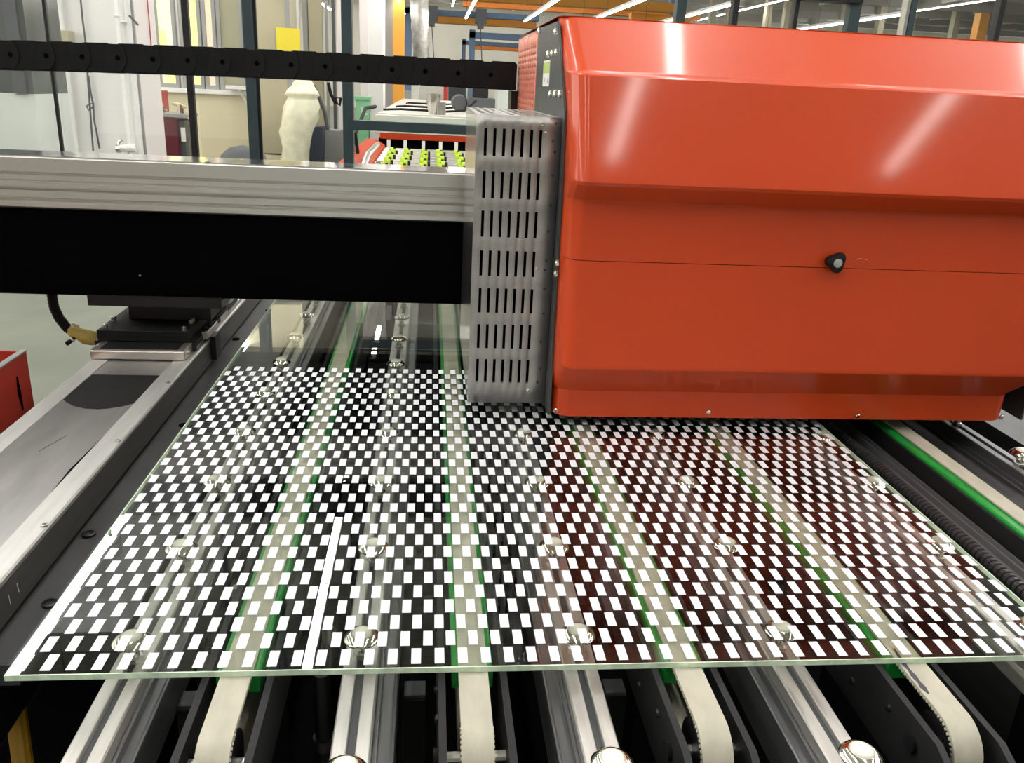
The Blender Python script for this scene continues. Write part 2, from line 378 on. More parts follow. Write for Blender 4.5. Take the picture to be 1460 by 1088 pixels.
# ---- tall olive cabinet, yellow notice
YO = 16.0
b = px(366, 414, -60, 226, YO, 0.9)
t = thing('tall_cabinet', ((b[0]+b[1])/2, YO+0.45, FL), 'tall olive cream cabinet with a yellow notice, behind the thick teal post', 'cabinet')
B(b[0], b[1], YO, YO+0.9, FL+0.32, b[5]).build('cabinet_body', 'olive_panel', t, bevel=0.01)
q = px(407, 414, -60, 165, YO-0.02, 0.03); B(*q).build('door_edge', 'grey_mid', t)
q = px(394, 428, 40, 73, YO-0.06, 0.012); B(*q).build('yellow_notice', 'notice_yellow', t)
B(b[0], b[1], YO+0.02, YO+0.88, FL, FL+0.30).build('plinth', 'wall_cream', t)
for yy in (163, 178):
    q = aty(416, yy, YO-0.05); MB().tube([(q.x-0.05, YO-0.05, q.z), (q.x+0.08, YO-0.05, q.z)], 0.02, 6).build('latch', 'grey_dark', t)
# pipes and machinery right of the cabinet
t = thing('pipe_rack', (aty(460, 117, 17).x, 17.5, FL), 'grey upright pipes, trays and hoses between the cabinet and the screen post', 'pipe rack')
for xx, w, mm in ((421, 5, 'grey_dark'), (425, 6, 'white_paint'), (437, 8, 'grey_mid'), (450, 20, 'olive_panel'), (466, 3, 'grey_mid'), (476, 4, 'grey_dark'), (484, 6, 'pink_white')):
    b = px(xx-w/2, xx+w/2, -40, 208, 17.5, 0.15); B(b[0], b[1], b[2], b[3], FL+0.2, b[5]).build('upright', mm, t)
b = px(455, 486, 186, 208, 16.9, 0.7); B(b[0], b[1], b[2], b[3], FL, b[5]).build('base_tray', 'grey_mid', t)
MB().tube(pp([(447, 122), (455, 138), (463, 160), (467, 185), (468, 200)], 17), 0.035, 8).build('hose', 'grey_dark', t)
MB().tube(pp([(468, 118), (472, 135), (478, 147), (484, 150), (486, 140), (478, 139), (480, 148)], 16.9), 0.03, 8).build('hose', 'black_plastic', t)
q = px(441, 456, 181, 208, 16.2, 0.5)
o = MB().prism([(q[0]-0.03, FL), (q[1]-0.0, FL), (q[1]+0.05, q[5]), (q[0]+0.03, q[5])], 'y', 16.2, 16.7).build('waste_box', 'blue_dark'); tag(o, 'dark blue open box on the floor beside the wrapped white bag', 'box')
# wrapped bag
c = aty(432, 180, 15.4); rings = []
prof = [(FL, 0.20), (-0.75, 0.25), (-0.5, 0.22), (-0.2, 0.27), (0.05, 0.30), (0.22, 0.29), (0.32, 0.25), (0.37, 0.235), (0.41, 0.275), (0.46, 0.27), (0.50, 0.22), (0.55, 0.175), (0.60, 0.16), (0.65, 0.12), (0.68, 0.07)]
for z, r in prof:
    rings.append([(c.x - 0.06 + 0.10*math.sin(z*2.2) + r*(1+0.10*math.sin(3*a+z*9)+0.05*math.sin(7*a-z*14)+random.uniform(-0.06, 0.06))*math.cos(a), 15.4+r*math.sin(a), z) for a in [2*PI*k/20 for k in range(20)]])
o = MB().loft(rings).build('wrapped_bag', 'bag_white', ang=80); tag(o, 'tall creamy white plastic wrapped bundle standing on the floor by the cabinet', 'bag')

# ---- white pillar, columns, duct and crane steel behind the screen
b = px(515, 546, -60, 300, 20, 1.0)
t = thing('white_pillar', ((b[0]+b[1])/2, 20.5, FL), 'bright white square pillar right of the thick teal post', 'pillar')
B(b[0], b[1], 20, 21, FL, HC).build('pillar_shaft', 'white_paint', t)
B(b[0]-0.02, b[0]+0.16, 19.97, 20, FL, HC).build('corner_strip', 'pink_white', t)
b = px(545, 561, -60, 300, 24, 1.0); o = MB().box(b[0], b[1], 24, 25, FL, HC).build('grey_pillar', 'grey_mid'); tag(o, 'grey column in the gap between the white pillar and the yellow column', 'pillar')
b = px(560, 576, -60, 300, 23, 0.4); o = MB().box(b[0], b[1], 23, 23.4, FL, HC-0.6).build('yellow_column', 'crane_yellow'); tag(o, 'yellow orange steel crane column rising behind the oven', 'column')
t = thing('crane_portal', (aty(580, 117, 29).x, 29, FL), 'blue steel crane portal with a post beside the yellow column', 'crane')
b = px(576, 586, 9, 300, 29, 0.4); B(b[0], b[1], 29, 29.4, FL, b[5]).build('post', 'steel_blue', t)
b2 = px(590, 742, 18, 28, 29, 0.4); B(b[0], b2[1]+0.6, 29, 29.4, az(21, 29), az(13, 29)).build('beam', 'steel_blue', t)
for xx in (616, 686): 
    q = aty(xx, 20, 28.6); MB().prism([(q.x-0.17, az(10, 29)), (q.x-0.17, az(30, 29)), (q.x-0.09, az(31, 29)), (q.x-0.09, az(38, 29)), (q.x+0.09, az(38, 29)), (q.x+0.09, az(31, 29)), (q.x+0.17, az(30, 29)), (q.x+0.17, az(10, 29))], 'y', 28.5, 28.95).build('hoist', 'grey_dark', t)
    MB().tube([(q.x, 28.7, az(38, 29)), (q.x+0.08, 28.7, az(85, 29))], 0.018, 6).build('hoist_cable', 'grey_dark', t)
t = thing('blue_pipe_frame', (aty(668, 117, 30).x, 30, FL), 'blue steel gate frame left of the perforated orange panel', 'frame')
b = px(666, 674, 42, 300, 30, 0.3); B(b[0], b[1], 30, 30.3, FL, b[5]).build('post', 'steel_blue', t)
B(b[0], b[1]+3.2, 30, 30.3, az(51, 30), az(42, 30)+0.0).build('beam', 'steel_blue', t)
b = px(656, 661, 55, 300, 34, 0.3); B(b[0], b[1], 34, 34.3, FL, b[5]).build('post', 'steel_blue', t)
B(b[0], b[1]+4, 34, 34.3, az(61, 34), az(55, 34)).build('beam', 'steel_blue', t)
for (x0, x1, y0, y1, Y, mm, lab) in ((585, 765, 22, 33, 32, 'crane_yellow', 'yellow crane beam at the hoists, ending above the perforated panel'),
        (560, 975, -5, 4, 31, 'crane_yellow', 'upper yellow crane beam along the top edge of the photo'),
        (660, 1000, 9, 17, 36, 'crane_orange', 'orange crane beam right of the hoists, behind the lamp lines'),
        (672, 745, 65, 70, 36, 'crane_orange', 'small distant orange crane beam under the blue gate frame'),
        (900, 985, 22, 28, 32, 'crane_yellow', 'short yellow crane beam just above the orange cover top')):
    b = px(x0, x1, y0, y1, Y, 0.4); zc = (az(y0, Y, (x0+x1)/2)+az(y1, Y, (x0+x1)/2))/2; hh = (y1-y0)*Y/FPX/2
    o = MB().box(b[0], b[1], Y, Y+0.4, zc-hh, zc+hh).box(b[0], b[1], Y-0.05, Y+0.45, zc+hh, zc+hh+0.03).box(b[0], b[1], Y-0.05, Y+0.45, zc-hh-0.03, zc-hh).build('crane_beam', mm); tag(o, lab, 'crane beam', 'crane beams in the far hall')
b = px(943, 954, -20, 300, 33, 0.4); o = MB().box(b[0], b[1], 33, 33.4, FL, HC).build('blue_column', 'steel_blue'); tag(o, 'blue steel column above the orange cover, left of the dark screen post', 'column')
q0, q1 = aty(590, -22, 25.5), aty(601, 92, 25.5); q0.z = HC; rings = []
for k in range(25):
    f = k/24; rr = 0.34 - 0.13*f + (0.02 if k % 2 else -0.01); cc = q0.lerp(q1, f)
    rings.append([(cc.x+rr*math.cos(a), cc.y+rr*math.sin(a), cc.z) for a in [2*PI*i/16 for i in range(16)]])
o = MB().loft(rings).build('exhaust_duct', 'duct_silver', ang=80); tag(o, 'crinkled silver exhaust duct hanging right of the yellow column', 'duct')
b = px(507, 527, 142, 172, 15.6, 0.4)
t = thing('wheeled_bin', ((b[0]+b[1])/2, 15.8, FL), 'light green plastic bin standing beside the white pillar', 'bin')
MB().prism([(b[0]+0.03, b[4]-0.5), (b[1]-0.03, b[4]-0.5), (b[1], b[5]), (b[0], b[5])], 'y', 15.6, 16.0).build('bin_body', 'bin_green', t)
B(b[0]-0.02, b[1]+0.02, 15.57, 16.03, b[5], b[5]+0.05).build('rim', 'bin_green', t)
q = px(515, 524, 153, 164, 15.585, 0.02); MB().box(q[0], q[1], q[2], q[3], q[5]-0.03, q[5]).box(q[0], q[0]+0.03, q[2], q[3], q[4], q[5]-0.03).box(q[0]+0.03, q[1], q[2], q[3], q[4], q[4]+0.03).build('recycling_mark', 'frost_white', t)
B(b[0]+0.02, b[1]-0.02, 15.62, 15.98, FL, b[4]-0.5).build('bin_foot', 'grey_dark', t)
# far right: bright openings and column
for i in range(6):
    x = 12.0+i*4.6
    f = struct(B(x, x+4.2, HY1-0.06, HY1-0.001, 3.3, 4.75).build('window_%d' % (20+i), 'grey_mid'))
    for k in range(3): B(x+0.06+k*1.38, x+1.38+k*1.38, HY1-0.075, HY1-0.061, 3.37, 4.68).build('pane', 'daylight' if i > 1 else 'win_pale', f)
b = px(1393, 1406, 18, 80, 40, 0.4); o = MB().box(b[0], b[1], 40, 40.5, FL, b[5]).build('orange_post', 'crane_yellow'); tag(o, 'yellow orange post seen above the right end of the orange cover', 'column')
for i, xx in enumerate((1005, 1028, 1082, 1108, 1190, 1240, 1345)):
    b = px(xx-4, xx+4, -40, 300, 44, 0.4); o = MB().box(b[0], b[1], 44, 44.4, FL, HC).build('hall_column', 'olive_panel')
    tag(o, ['pale hall column just right of the dark post over the cover', 'pale hall column second from the dark post over the cover', 'pale hall column left of the first thin screen bar', 'pale hall column right of the first thin screen bar', 'pale hall column left of the wide dark screen post', 'pale hall column right of the wide dark screen post', 'pale hall column left of the orange post'][i], 'column', 'pale columns in the far hall')

# ---- safety screens behind the gantry
def post(x, w, Y, mm, par, z0=FL, z1=3.2, d=0.06, y=110):
    q = aty(x, y, Y); return B(q.x-w/2, q.x+w/2, Y-d/2, Y+d/2, z0, z1).build('post', mm, par, bevel=0.003)
YS = 4.0
t = thing('safety_screen', (aty(300, 117, YS).x, YS, FL), 'dark framed glass safety screen behind the aluminium beam, left', 'screen')
xs = [-60, 76, 272, 366, 508]
post(76, 0.013, YS, 'black_frame', t, d=0.02, z0=0.0); post(271, 0.028, YS, 'black_frame', t, d=0.03); post(358, 0.042, YS, 'teal_frame', t, d=0.04); post(367.5, 0.014, YS+0.01, 'black_frame', t, d=0.02)
post(496, 0.046, YS, 'teal_frame', t, d=0.06)
zb0, zb1 = az(189, YS, 600), az(175, YS, 600)
B(aty(503, 180, YS).x+0.001, 2.2, YS-0.03, YS+0.03, zb0, zb1).build('cross_rail', 'teal_frame', t, bevel=0.003)
B(2.14, 2.2, YS-0.04, YS+0.04, FL, zb0).build('post', 'teal_frame', t)
for a, b_ in ((-160, 75), (77, 267), (276, 354)):
    x0, x1 = aty(a, 110, YS).x+0.015, aty(b_, 110, YS).x-0.012
    B(x0, x1, YS-0.004, YS+0.004, 0.0005 if b_ < 300 else FL+0.1, 3.1).build('pane', 'screen_glass', t)
B(aty(-160, 110, YS).x, aty(267, 110, YS).x, YS-0.012, YS+0.012, -0.03, 0.0).build('bottom_rail', 'black_frame', t)
YT = 4.6
t = thing('safety_screen', (aty(1200, 60, YT).x, YT, FL), 'dark framed glass safety screen seen above the orange cover, right', 'screen')
for x, w, mm in ((968, 0.05, 'teal_frame'), (1045, 0.03, 'black_frame'), (1131, 0.022, 'black_frame'), (1214, 0.06, 'teal_frame'), (1288, 0.02, 'steel'), (1296, 0.035, 'teal_frame'), (1421, 0.03, 'black_frame'), (1500, 0.05, 'teal_frame')):
    post(x, w, YT, mm, t, y=30)
zt = az(3, YT, 1180); B(aty(1131, 5, YT).x, aty(1224, 5, YT).x, YT-0.05, YT+0.05, zt-0.0, zt+0.06).build('top_rail', 'black_frame', t)
for a, b_ in ((970, 1044), (1047, 1130), (1133, 1208), (1220, 1286), (1302, 1419), (1424, 1498)):
    B(aty(a, 30, YT).x+0.012, aty(b_, 30, YT).x-0.012, YT-0.004, YT+0.004, FL+0.1, 3.1).build('pane', 'screen_glass', t)

# ---- the next machine in line: roller conveyor and oven
t = thing('roller_conveyor', (0, 9.0, FL), 'distant roller conveyor with lime green wheels and an orange side beam', 'conveyor')
for x in (-0.66, 1.02):
    MB().prism([(x-0.12, -0.16), (x+0.11, -0.16), (x+0.11, -0.05), (x+0.0, 0.02), (x-0.12, 0.02)], 'y', 6.8, 10.9).build('side_beam', 'oven_orange', t, ang=15)
B(-0.54, 0.90, 6.8, 6.86, -0.30, -0.12).build('end_plate', 'steel', t)
for x in (-0.66, 1.02):
    for y in (7.0, 10.6): B(x-0.06, x+0.06, y-0.06, y+0.06, FL, -0.161).build('leg', 'grey_dark', t)
B(-0.54, 0.90, 6.9, 10.8, -0.22, -0.20).build('drip_tray', 'grey_dark', t)
for k in range(12):
    y = 7.1+k*0.32
    r = MB().lathe([(0.032, -0.72), (0.032, 0.72)], (0.18, y, -0.09), 'x', 10).build('roller', 'steel', t)
    for j, x in enumerate((-0.415, -0.245, -0.05, 0.125, 0.33, 0.50)):
        if k in (0, 11): continue
        dx = 0.018 if k % 2 else -0.018
        mm = 'lime' if j < 5 else 'frost_white'
        MB().lathe([(0.05, -0.036), (0.060, -0.030), (0.060, 0.004), (0.05, 0.010)], (x+dx, y, -0.088), 'x', 12).build('wheel', mm, r)
        MB().lathe([(0.053, 0.011), (0.053, 0.036)], (x+dx, y, -0.088), 'x', 10).build('wheel_hub', 'black_plastic', r)
MB().tube([(-0.60, 7.6, -0.10), (-0.56, 8.0, 0.06), (-0.52, 8.8, 0.10)], 0.028, 8).build('guard_bar', 'steel', t)
MB().tube([(-0.70, 8.6, 0.02), (-0.72, 8.6, 0.2), (-0.68, 9.4, 0.42), (-0.60, 9.8, 0.43)], 0.018, 8).build('hose', 'black_plastic', t)
for x in (-0.5, -0.3, -0.08, 0.13, 0.32, 0.55): B(x-0.02, x+0.02, 10.72, 10.76, -0.10, 0.03).build('guide_pin', 'white_paint', t)
t = thing('drying_oven', (0.2, 16, FL), 'long pale drying oven with an orange lip over the distant rollers', 'oven')
B(-0.62, 1.14, 11.0, 11.4, 0.022, 0.085).build('orange_lip', 'oven_orange', t)
B(-0.64, 1.16, 11.05, 21.5, -0.2, 0.021).build('lower_body', 'black_matte', t)
B(-0.68, 1.16, 11.02, 21.5, 0.087, 0.305).build('oven_body', 'oven_pale', t, bevel=0.01)
B(-0.66, 1.14, 11.1, 21.4, 0.306, 0.32).build('oven_top', 'oven_top', t)
for x in (-0.58, 1.05):
    for y in (12, 16, 21): B(x-0.06, x+0.06, y-0.06, y+0.06, FL, -0.201).build('leg', 'grey_dark', t)
for k, y in enumerate((11.9, 13.6, 15.8)):
    MB().tube([(-0.62+0.1*k, y, 0.34), (-0.4, y+0.15, 0.35), (0.2, y, 0.35), (0.45, y+0.1, 0.37), (0.62, y+0.3, 0.5)], 0.016, 6).build('cable', 'black_plastic', t)
q = aty(621, 157, 11.5)
t = thing('blower_unit', (q.x, 11.5, 0.32), 'shiny grey steel blower canister standing on the oven', 'blower')
MB().lathe([(0.05, 0), (0.07, 0.05), (0.09, 0.18), (0.095, 0.25), (0.06, 0.26)], (q.x-0.03, 11.5, 0.321), 'z', 16).build('canister', 'steel', t)
B(q.x+0.02, q.x+0.13, 11.42, 11.56, 0.321, 0.48).build('motor_box', 'steel', t, bevel=0.01)
b = px(668, 706, 140, 156, 13.0, 0.8)
t = thing('fan_motor', ((b[0]+b[1])/2, 13.4, 0.32), 'dark grey fan motor on the oven beside the silver perforated guard', 'motor')
B(b[0], b[1], 13.0, 13.8, 0.321, b[5]).build('motor_base', 'grey_dark', t, bevel=0.01)
B(b[0]+0.06, b[1]-0.10, 13.1, 13.6, b[5]+0.0005, b[5]+0.22).build('motor_top', 'black_metal', t, bevel=0.01)
MB().lathe([(0.10, 0), (0.12, 0.05), (0.12, 0.22), (0.08, 0.26)], (b[0]-0.13, 13.1, 0.445), 'y', 14).build('fan_housing', 'grey_dark', t)
b = px(706, 760, 126, 300, 22.5, 1.0); o = MB().box(b[0], b[1], 22.5, 23.5, FL, b[5]).build('pale_cabinet', 'frost_white'); tag(o, 'pale greenish control cabinet behind the silver perforated guard', 'cabinet')
b = px(631, 637, 122, 300, 26, 0.3); o = MB().box(b[0], b[1], 26, 26.3, FL, b[5]).build('red_post', 'fire_red'); tag(o, 'slim red upright post standing beyond the oven', 'post')
b = px(586, 596, 122, 300, 25, 0.6); o = MB().box(b[0], b[1], 25, 25.6, FL, b[5]).build('pale_locker', 'frost_white'); tag(o, 'pale locker standing beyond the oven, right of the yellow column', 'locker')
b = px(638, 668, 124, 300, 31, 1.0); o = MB().prism([(b[0], FL), (b[1]-0.15, FL), (b[1]-0.15, b[5]), (b[1]-0.4, b[5]), (b[1]-0.4, b[5]+0.2), (b[0]+0.2, b[5]+0.2), (b[0]+0.2, b[5]), (b[0], b[5])], 'y', 31, 32).build('grey_machine', 'grey_dark'); tag(o, 'dark grey machine beyond the oven, right of the red post', 'machine')
b = px(546, 586, 124, 300, 26.5, 1.0); o = MB().box(b[0], b[1], 26.5, 27.5, FL, b[5]-0.1).build('grey_crate', 'grey_mid'); tag(o, 'grey crate behind the yellow column', 'crate')

# ================================================================== THE PRINTER
# ---- machine bed below the glass
t = thing('machine_bed', (0.35, 1.9, FL), 'dark steel bed of the glass printer under the rails and belts', 'machine bed')
B(-0.97, 1.95, 0.35, 3.84, -0.60, -0.561).build('base_plate', 'pit_black', t)
B(-0.97, 1.95, 3.841, 3.88, -0.60, -0.10).build('rear_panel', 'pit_black', t)
MB().prism([(-0.6485, 1.090), (-0.592, 1.090), (-0.590, 1.167), (-0.465, 1.167), (-0.465, 3.4), (-0.6485, 3.4)], 'z', -0.17, -0.134).build('side_plate', 'bed_grey', t)
B(-0.60, -0.50, 1.3, 3.4, -0.5605, -0.171).build('side_frame', 'pit_black', t)
for x in (-0.9, 1.85):
    for y in (0.5, 3.4): B(x-0.05, x+0.05, y-0.05, y+0.05, FL, -0.601).build('leg', 'pit_black', t)
for (x, y) in ((72, 862), (127, 763)):
    q = atz(x, y, -0.134); q.x = max(q.x, -0.632); MB().lathe([(0.013, 0), (0.013, 0.004), (0.009, 0.005), (0.008, 0.002)], (q.x, q.y, -0.1335), 'z', 16).build('bolt', 'black_metal', t)
for p in ((334, 484), (383, 443), (262, 607)):
    q = atz(*p, -0.134); q.x = max(q.x, -0.632); MB().lathe([(0.012, 0), (0.012, 0.003)], (q.x, q.y, -0.134), 'z', 12).build('bolt', 'black_matte', t)
# dark posts under the rails
for (a, b_, y, lab) in ((215, 252, 985, 'between the two leftmost rails'), (575, 606, 970, 'between the second rail and the second belt'), (905, 941, 966, 'between the third rail and the third belt')):
    q0, q1 = atz(a, y, -0.12), atz(b_, y, -0.12)
    q0.x = max(q0.x, -0.334); q1.x = max(q1.x, q0.x+0.034)
    if a > 900: q0.x, q1.x = 0.263, 0.297
    t = thing('lift_post', ((q0.x+q1.x)/2, q0.y, -0.56), 'square black post below the glass front '+lab, 'post', 'lift posts under the glass front')
    B(q0.x, q1.x, q0.y-0.035, q0.y, -0.5605, -0.1255).build('post_body', 'black_plastic', t, bevel=0.003)
    B(q0.x+0.002, q1.x-0.002, q0.y-0.033, q0.y-0.002, -0.125, -0.12).build('post_cap', 'dark_plate', t)
q = atz(460, 1000, -0.18)
t = thing('air_cylinder', (q.x, q.y, -0.5), 'black air cylinder with a bright clip ring below the glass, left of the second rail', 'cylinder')
MB().lathe([(0.012, -0.36), (0.013, 0.04), (0.010, 0.05)], (q.x, q.y, -0.18), 'z', 16).build('cylinder_tube', 'black_metal', t)
MB().lathe([(0.016, -0.085), (0.016, -0.065)], (q.x, q.y, -0.18), 'z', 16).build('clip_ring', 'steel', t)
q = atz(290, 845, -0.11); q.x = -0.306
t = thing('suction_cup', (q.x, q.y, -0.15), 'round black suction cup under the glass right of the leftmost rail', 'suction cup')
MB().lathe([(0.027, 0), (0.027, 0.012), (0.02, 0.018)], (q.x, q.y, -0.125), 'z', 24).build('cup_disc', 'black_metal', t)
MB().lathe([(0.008, 0), (0.008, 0.008), (0.004, 0.008)], (q.x, q.y, -0.107), 'z', 12).build('cup_screw', 'steel', t)
B(q.x-0.02, q.x+0.02, q.y-0.02, q.y+0.02, -0.5605, -0.126).build('cup_stand', 'pit_black', t)
for (x, y, lab) in ((252, 895, 'right of the leftmost caster'), (290, 935, 'left of the first belt'), (478, 895, 'left of the second rail')):
    q = atz(x, y, -0.10)
    if x < 260: q.x = -0.318
    if x > 470: q.x -= 0.01
    t = thing('sensor_screw', (q.x, q.y, -0.15), 'small bright sensor tip under the glass '+lab, 'sensor', 'sensor tips under the glass')
    MB().lathe([(0.010, -0.02), (0.010, 0.0), (0.007, 0.006), (0.003, 0.008)], (q.x, q.y, -0.105), 'z', 14).build('sensor_tip', 'steel', t)
    MB().lathe([(0.013, -0.44), (0.013, -0.02)], (q.x, q.y, -0.105), 'z', 10).build('sensor_stem', 'pit_black', t)

# ---- bearing rails with ball casters
def caster_meshes():
    a = MB().lathe([(0.0075, -0.050), (0.0075, -0.036), (0.010, -0.034), (0.0165, -0.028), (0.0245, -0.0225), (0.0250, -0.0205), (0.0235, -0.0185), (0.0175, -0.0135), (0.0150, -0.0128), (0.0140, -0.0150)], n=28)
    b = MB().lathe([(0.0140, -0.0150), (0.0136, -0.0122), (0.0120, -0.0104), (0.0090, -0.0092), (0.0050, -0.0085), (0.0010, -0.0083)], n=24)
    c = MB().lathe([(0.0125, -0.0505), (0.0125, -0.0440), (0.0085, -0.0430), (0.0085, -0.0370)], n=6)
    return a, b, c
proto = None
YB0, DY = 0.748, 0.2403
rails = [(-0.386, 'leftmost', 11, 1), (-0.083, 'second from the left', 11, 0), (0.217, 'third from the left', 11, 0), (0.514, 'fourth from the left', 11, 0), (0.902, 'fifth from the left, at the glass edge', 11, 1), (1.332, 'rightmost, beyond the open belt', 9, 2)]
for ri, (X, lab, n, mode) in enumerate(rails):
    t = thing('caster_rail', (X, 1.9, -0.56), 'aluminium rail with ball casters, '+lab, 'rail', 'caster rails')
    zt, w, s = -0.050, 0.0235, 0.0055
    pr = [(-w, zt-0.055), (w, zt-0.055), (w, zt-0.034), (w-0.008, zt-0.034), (w-0.008, zt-0.022), (w, zt-0.022), (w, zt-0.002), (w-0.002, zt), (s+0.001, zt), (s, zt-0.001), (s, zt-0.012), (-s, zt-0.012), (-s, zt-0.001), (-s-0.001, zt), (-w+0.002, zt), (-w, zt-0.002), (-w, zt-0.022), (-w+0.008, zt-0.022), (-w+0.008, zt-0.034), (-w, zt-0.034)]
    MB().prism([(X+a, b) for a, b in pr], 'y', 0.42, 3.35).build('rail_profile', 'rail_aluminium' if ri < 5 else 'dark_aluminium', t)
    B(X-s, X+s, 0.42, 3.35, zt-0.0125, zt-0.0095).build('slot_strip', 'grey_dark', t)
    sd = 1 if ri < 2 else -1
    if ri != 4: MB().prism([(X+sd*a, zt+b) for a, b in ((0.0245, -0.085), (0.050, -0.085), (0.050, -0.020), (0.0475, -0.0185), (0.0455, -0.020), (0.0455, -0.032), (0.029, -0.032), (0.029, -0.020), (0.0245, -0.020))], 'y', 0.42, 3.35).build('side_channel', 'dark_aluminium', t)
    for y in (0.6, 2.0, 3.2): B(X-0.02, X+0.02, y-0.02, y+0.02, -0.5605, zt-0.056).build('stand', 'pit_black', t)
    for k in range(n):
        y = YB0 + k*DY
        if mode == 2: y = 1.622 + (k-3)*DY
        if mode == 1 and k == 0: continue
        if mode == 2 and y < 0.8: continue
        if proto is None:
            a, b, c = caster_meshes()
            h = a.build('ball_caster', 'chrome', t); h.matrix_parent_inverse = Matrix.Identity(4)
            bb = b.build('ball', 'ball_cream', h); bb.matrix_parent_inverse = Matrix.Identity(4)
            nn = c.build('mounting_nut', 'steel', h); nn.matrix_parent_inverse = Matrix.Identity(4)
            proto = (h, bb, nn); h.location = (X-t.location.x, y-t.location.y, -t.location.z)
        else:
            h = instance(proto[0], t, (X-t.location.x, y-t.location.y, -t.location.z))
            instance(proto[1], h, (0, 0, 0)); instance(proto[2], h, (0, 0, 0))

# ---- timing belts on green guides
belts = [(-0.231, 'leftmost'), (0.065, 'second from the left'), (0.347, 'third from the left'), (0.659, 'fourth from the left, stained'), (1.108, 'rightmost, right of the glass')]
for bi, (X, lab) in enumerate(belts):
    t = thing('timing_belt_unit', (X, 1.9, -0.56), 'cream timing belt on a green guide bar, '+lab, 'conveyor belt', 'timing belts')
    yc, R, th = 0.80, 0.046, 0.0035
    zt = -0.0088
    path = [(3.25, zt)] + [(yc - R*math.sin(a), zt-R + R*math.cos(a)) for a in [PI*k/20 for k in range(21)]] + [(3.25, zt-2*R)]
    inner = [(3.25, zt-th)] + [(yc - (R-th)*math.sin(a), zt-R + (R-th)*math.cos(a)) for a in [PI*k/20 for k in range(21)]] + [(3.25, zt-2*R+th)]
    w = 0.0188
    mb = MB()
    rings = [[(X-w, *p), (X+w, *p), (X+w, *q), (X-w, *q)] for p, q in zip(path, inner)]
    mb.loft(rings)
    bl = mb.build('belt', 'belt_cream', t)
    tb = MB()
    for k in range(16):
        y = 0.90 - k*0.0066
        if y > yc: tb.box(X-w, X+w, y-0.002, y+0.002, zt-th-0.003, zt-th)
    for k in range(22):
        a = PI*k/22; r1, r2 = R-th, R-th-0.003; d = 0.045
        tb.loft([[(xx, yc-r*math.sin(a+da), zt-R+r*math.cos(a+da)) for r, da in ((r1, -d), (r1, d), (r2, d*0.7), (r2, -d*0.7))] for xx in (X-w-0.0012, X+w+0.0012)])
    tb.build('belt_teeth', 'belt_cream', bl)
    MB().lathe([(0.008, -w), (R-th-0.0035, -w), (R-th-0.0035, w), (0.008, w)], (X, yc, zt-R), 'x', 32).build('pulley', 'black_metal', t)
    gw = 0.0265; sh = 0 if bi < 4 else -0.012
    MB().prism([(X+sh-gw, -0.040), (X+sh+gw, -0.040), (X+sh+gw, -0.0160), (X+sh+gw-0.003, -0.0135), (X+sh-gw+0.003, -0.0135), (X+sh-gw, -0.0160)], 'y', 0.905 if bi < 4 else 0.7, 3.2).build('guide_bar', 'guide_green', t)
    for s in (-1, 1):
        x0 = X + s*0.040
        MB().prism([(0.735, -0.030), (0.76, -0.020), (3.2, -0.020), (3.2, -0.115), (0.735, -0.115)], 'x', x0-0.0045, x0+0.0045).build('side_plate', 'bracket_black', t)
    MB().lathe([(0.007, -0.036), (0.007, 0.036)], (X, yc, zt-R), 'x', 10).build('axle', 'steel', t)
    MB().lathe([(0.012, 0.0), (0.011, 0.006)], (X-0.0505, yc, zt-R), 'x', 12).build('axle_nut', 'black_metal', t)
    for y in (1.0, 2.8): B(X-0.03, X+0.03, y, y+0.06, -0.5605, -0.1155).build('stand', 'pit_black', t)
    for y, z in ((0.86, -0.05), (0.95, -0.08), (1.04, -0.045)): MB().lathe([(0.006, 0), (0.005, -0.003), (0.002, -0.004)], (X-0.0447, y, z), 'x', 10).build('bolt', 'black_metal', t)
    if bi == 3:
        ct = [atz(px_, py_, zt) for px_, py_ in ((1275, 925), (1284, 946), (1290, 956), (1297, 964), (1303, 974), (1311, 981), (1319, 990))]
        L_, R_ = [], []
        for k, c in enumerate(ct):
            c.x = min(max(c.x, X-0.012), X+0.012); hw = (0.0010, 0.0042, 0.0022, 0.0048, 0.0028, 0.0050, 0.0010)[k]
            L_.append((c.x-hw, c.y)); R_.append((c.x+hw*0.7, c.y+0.0008))
        MB().prism(L_+R_[::-1], 'z', zt+0.0001, zt+0.0004).build('stain', 'stain', bl)

# ---- dark profiles right of the glass
t = thing('side_profile', (1.02, 2, -0.56), 'dark anodised aluminium beam between the glass and the open belt', 'beam')
MB().prism([(1.014, -0.16), (1.0555, -0.16), (1.0555, -0.054), (1.0535, -0.050), (1.049, -0.050), (1.047, -0.056), (1.040, -0.056), (1.038, -0.050), (1.034, -0.050), (1.032, -0.060), (1.018, -0.060), (1.016, -0.056), (1.014, -0.058)], 'y', 0.5, 3.4).build('beam_profile', 'dark_aluminium', t, ang=15)
B(1.02, 1.05, 1.0, 1.1, -0.5605, -0.161).build('stand', 'pit_black', t); B(1.02, 1.05, 3.0, 3.1, -0.5605, -0.161).build('stand', 'pit_black', t)
t = thing('side_profile', (1.25, 2, -0.56), 'dark stepped aluminium beam between the open belt and the rightmost rail', 'beam')
MB().prism([(1.205, -0.16), (1.278, -0.16), (1.278, -0.075), (1.262, -0.075), (1.254, -0.066), (1.222, -0.066), (1.205, -0.078)], 'y', 0.5, 3.4).build('beam_profile', 'bracket_black', t, ang=15)
B(1.22, 1.27, 1.0, 1.1, -0.5605, -0.161).build('stand', 'pit_black', t); B(1.22, 1.27, 3.0, 3.1, -0.5605, -0.161).build('stand', 'pit_black', t)
mb = MB(); y = 0.85; prof = []
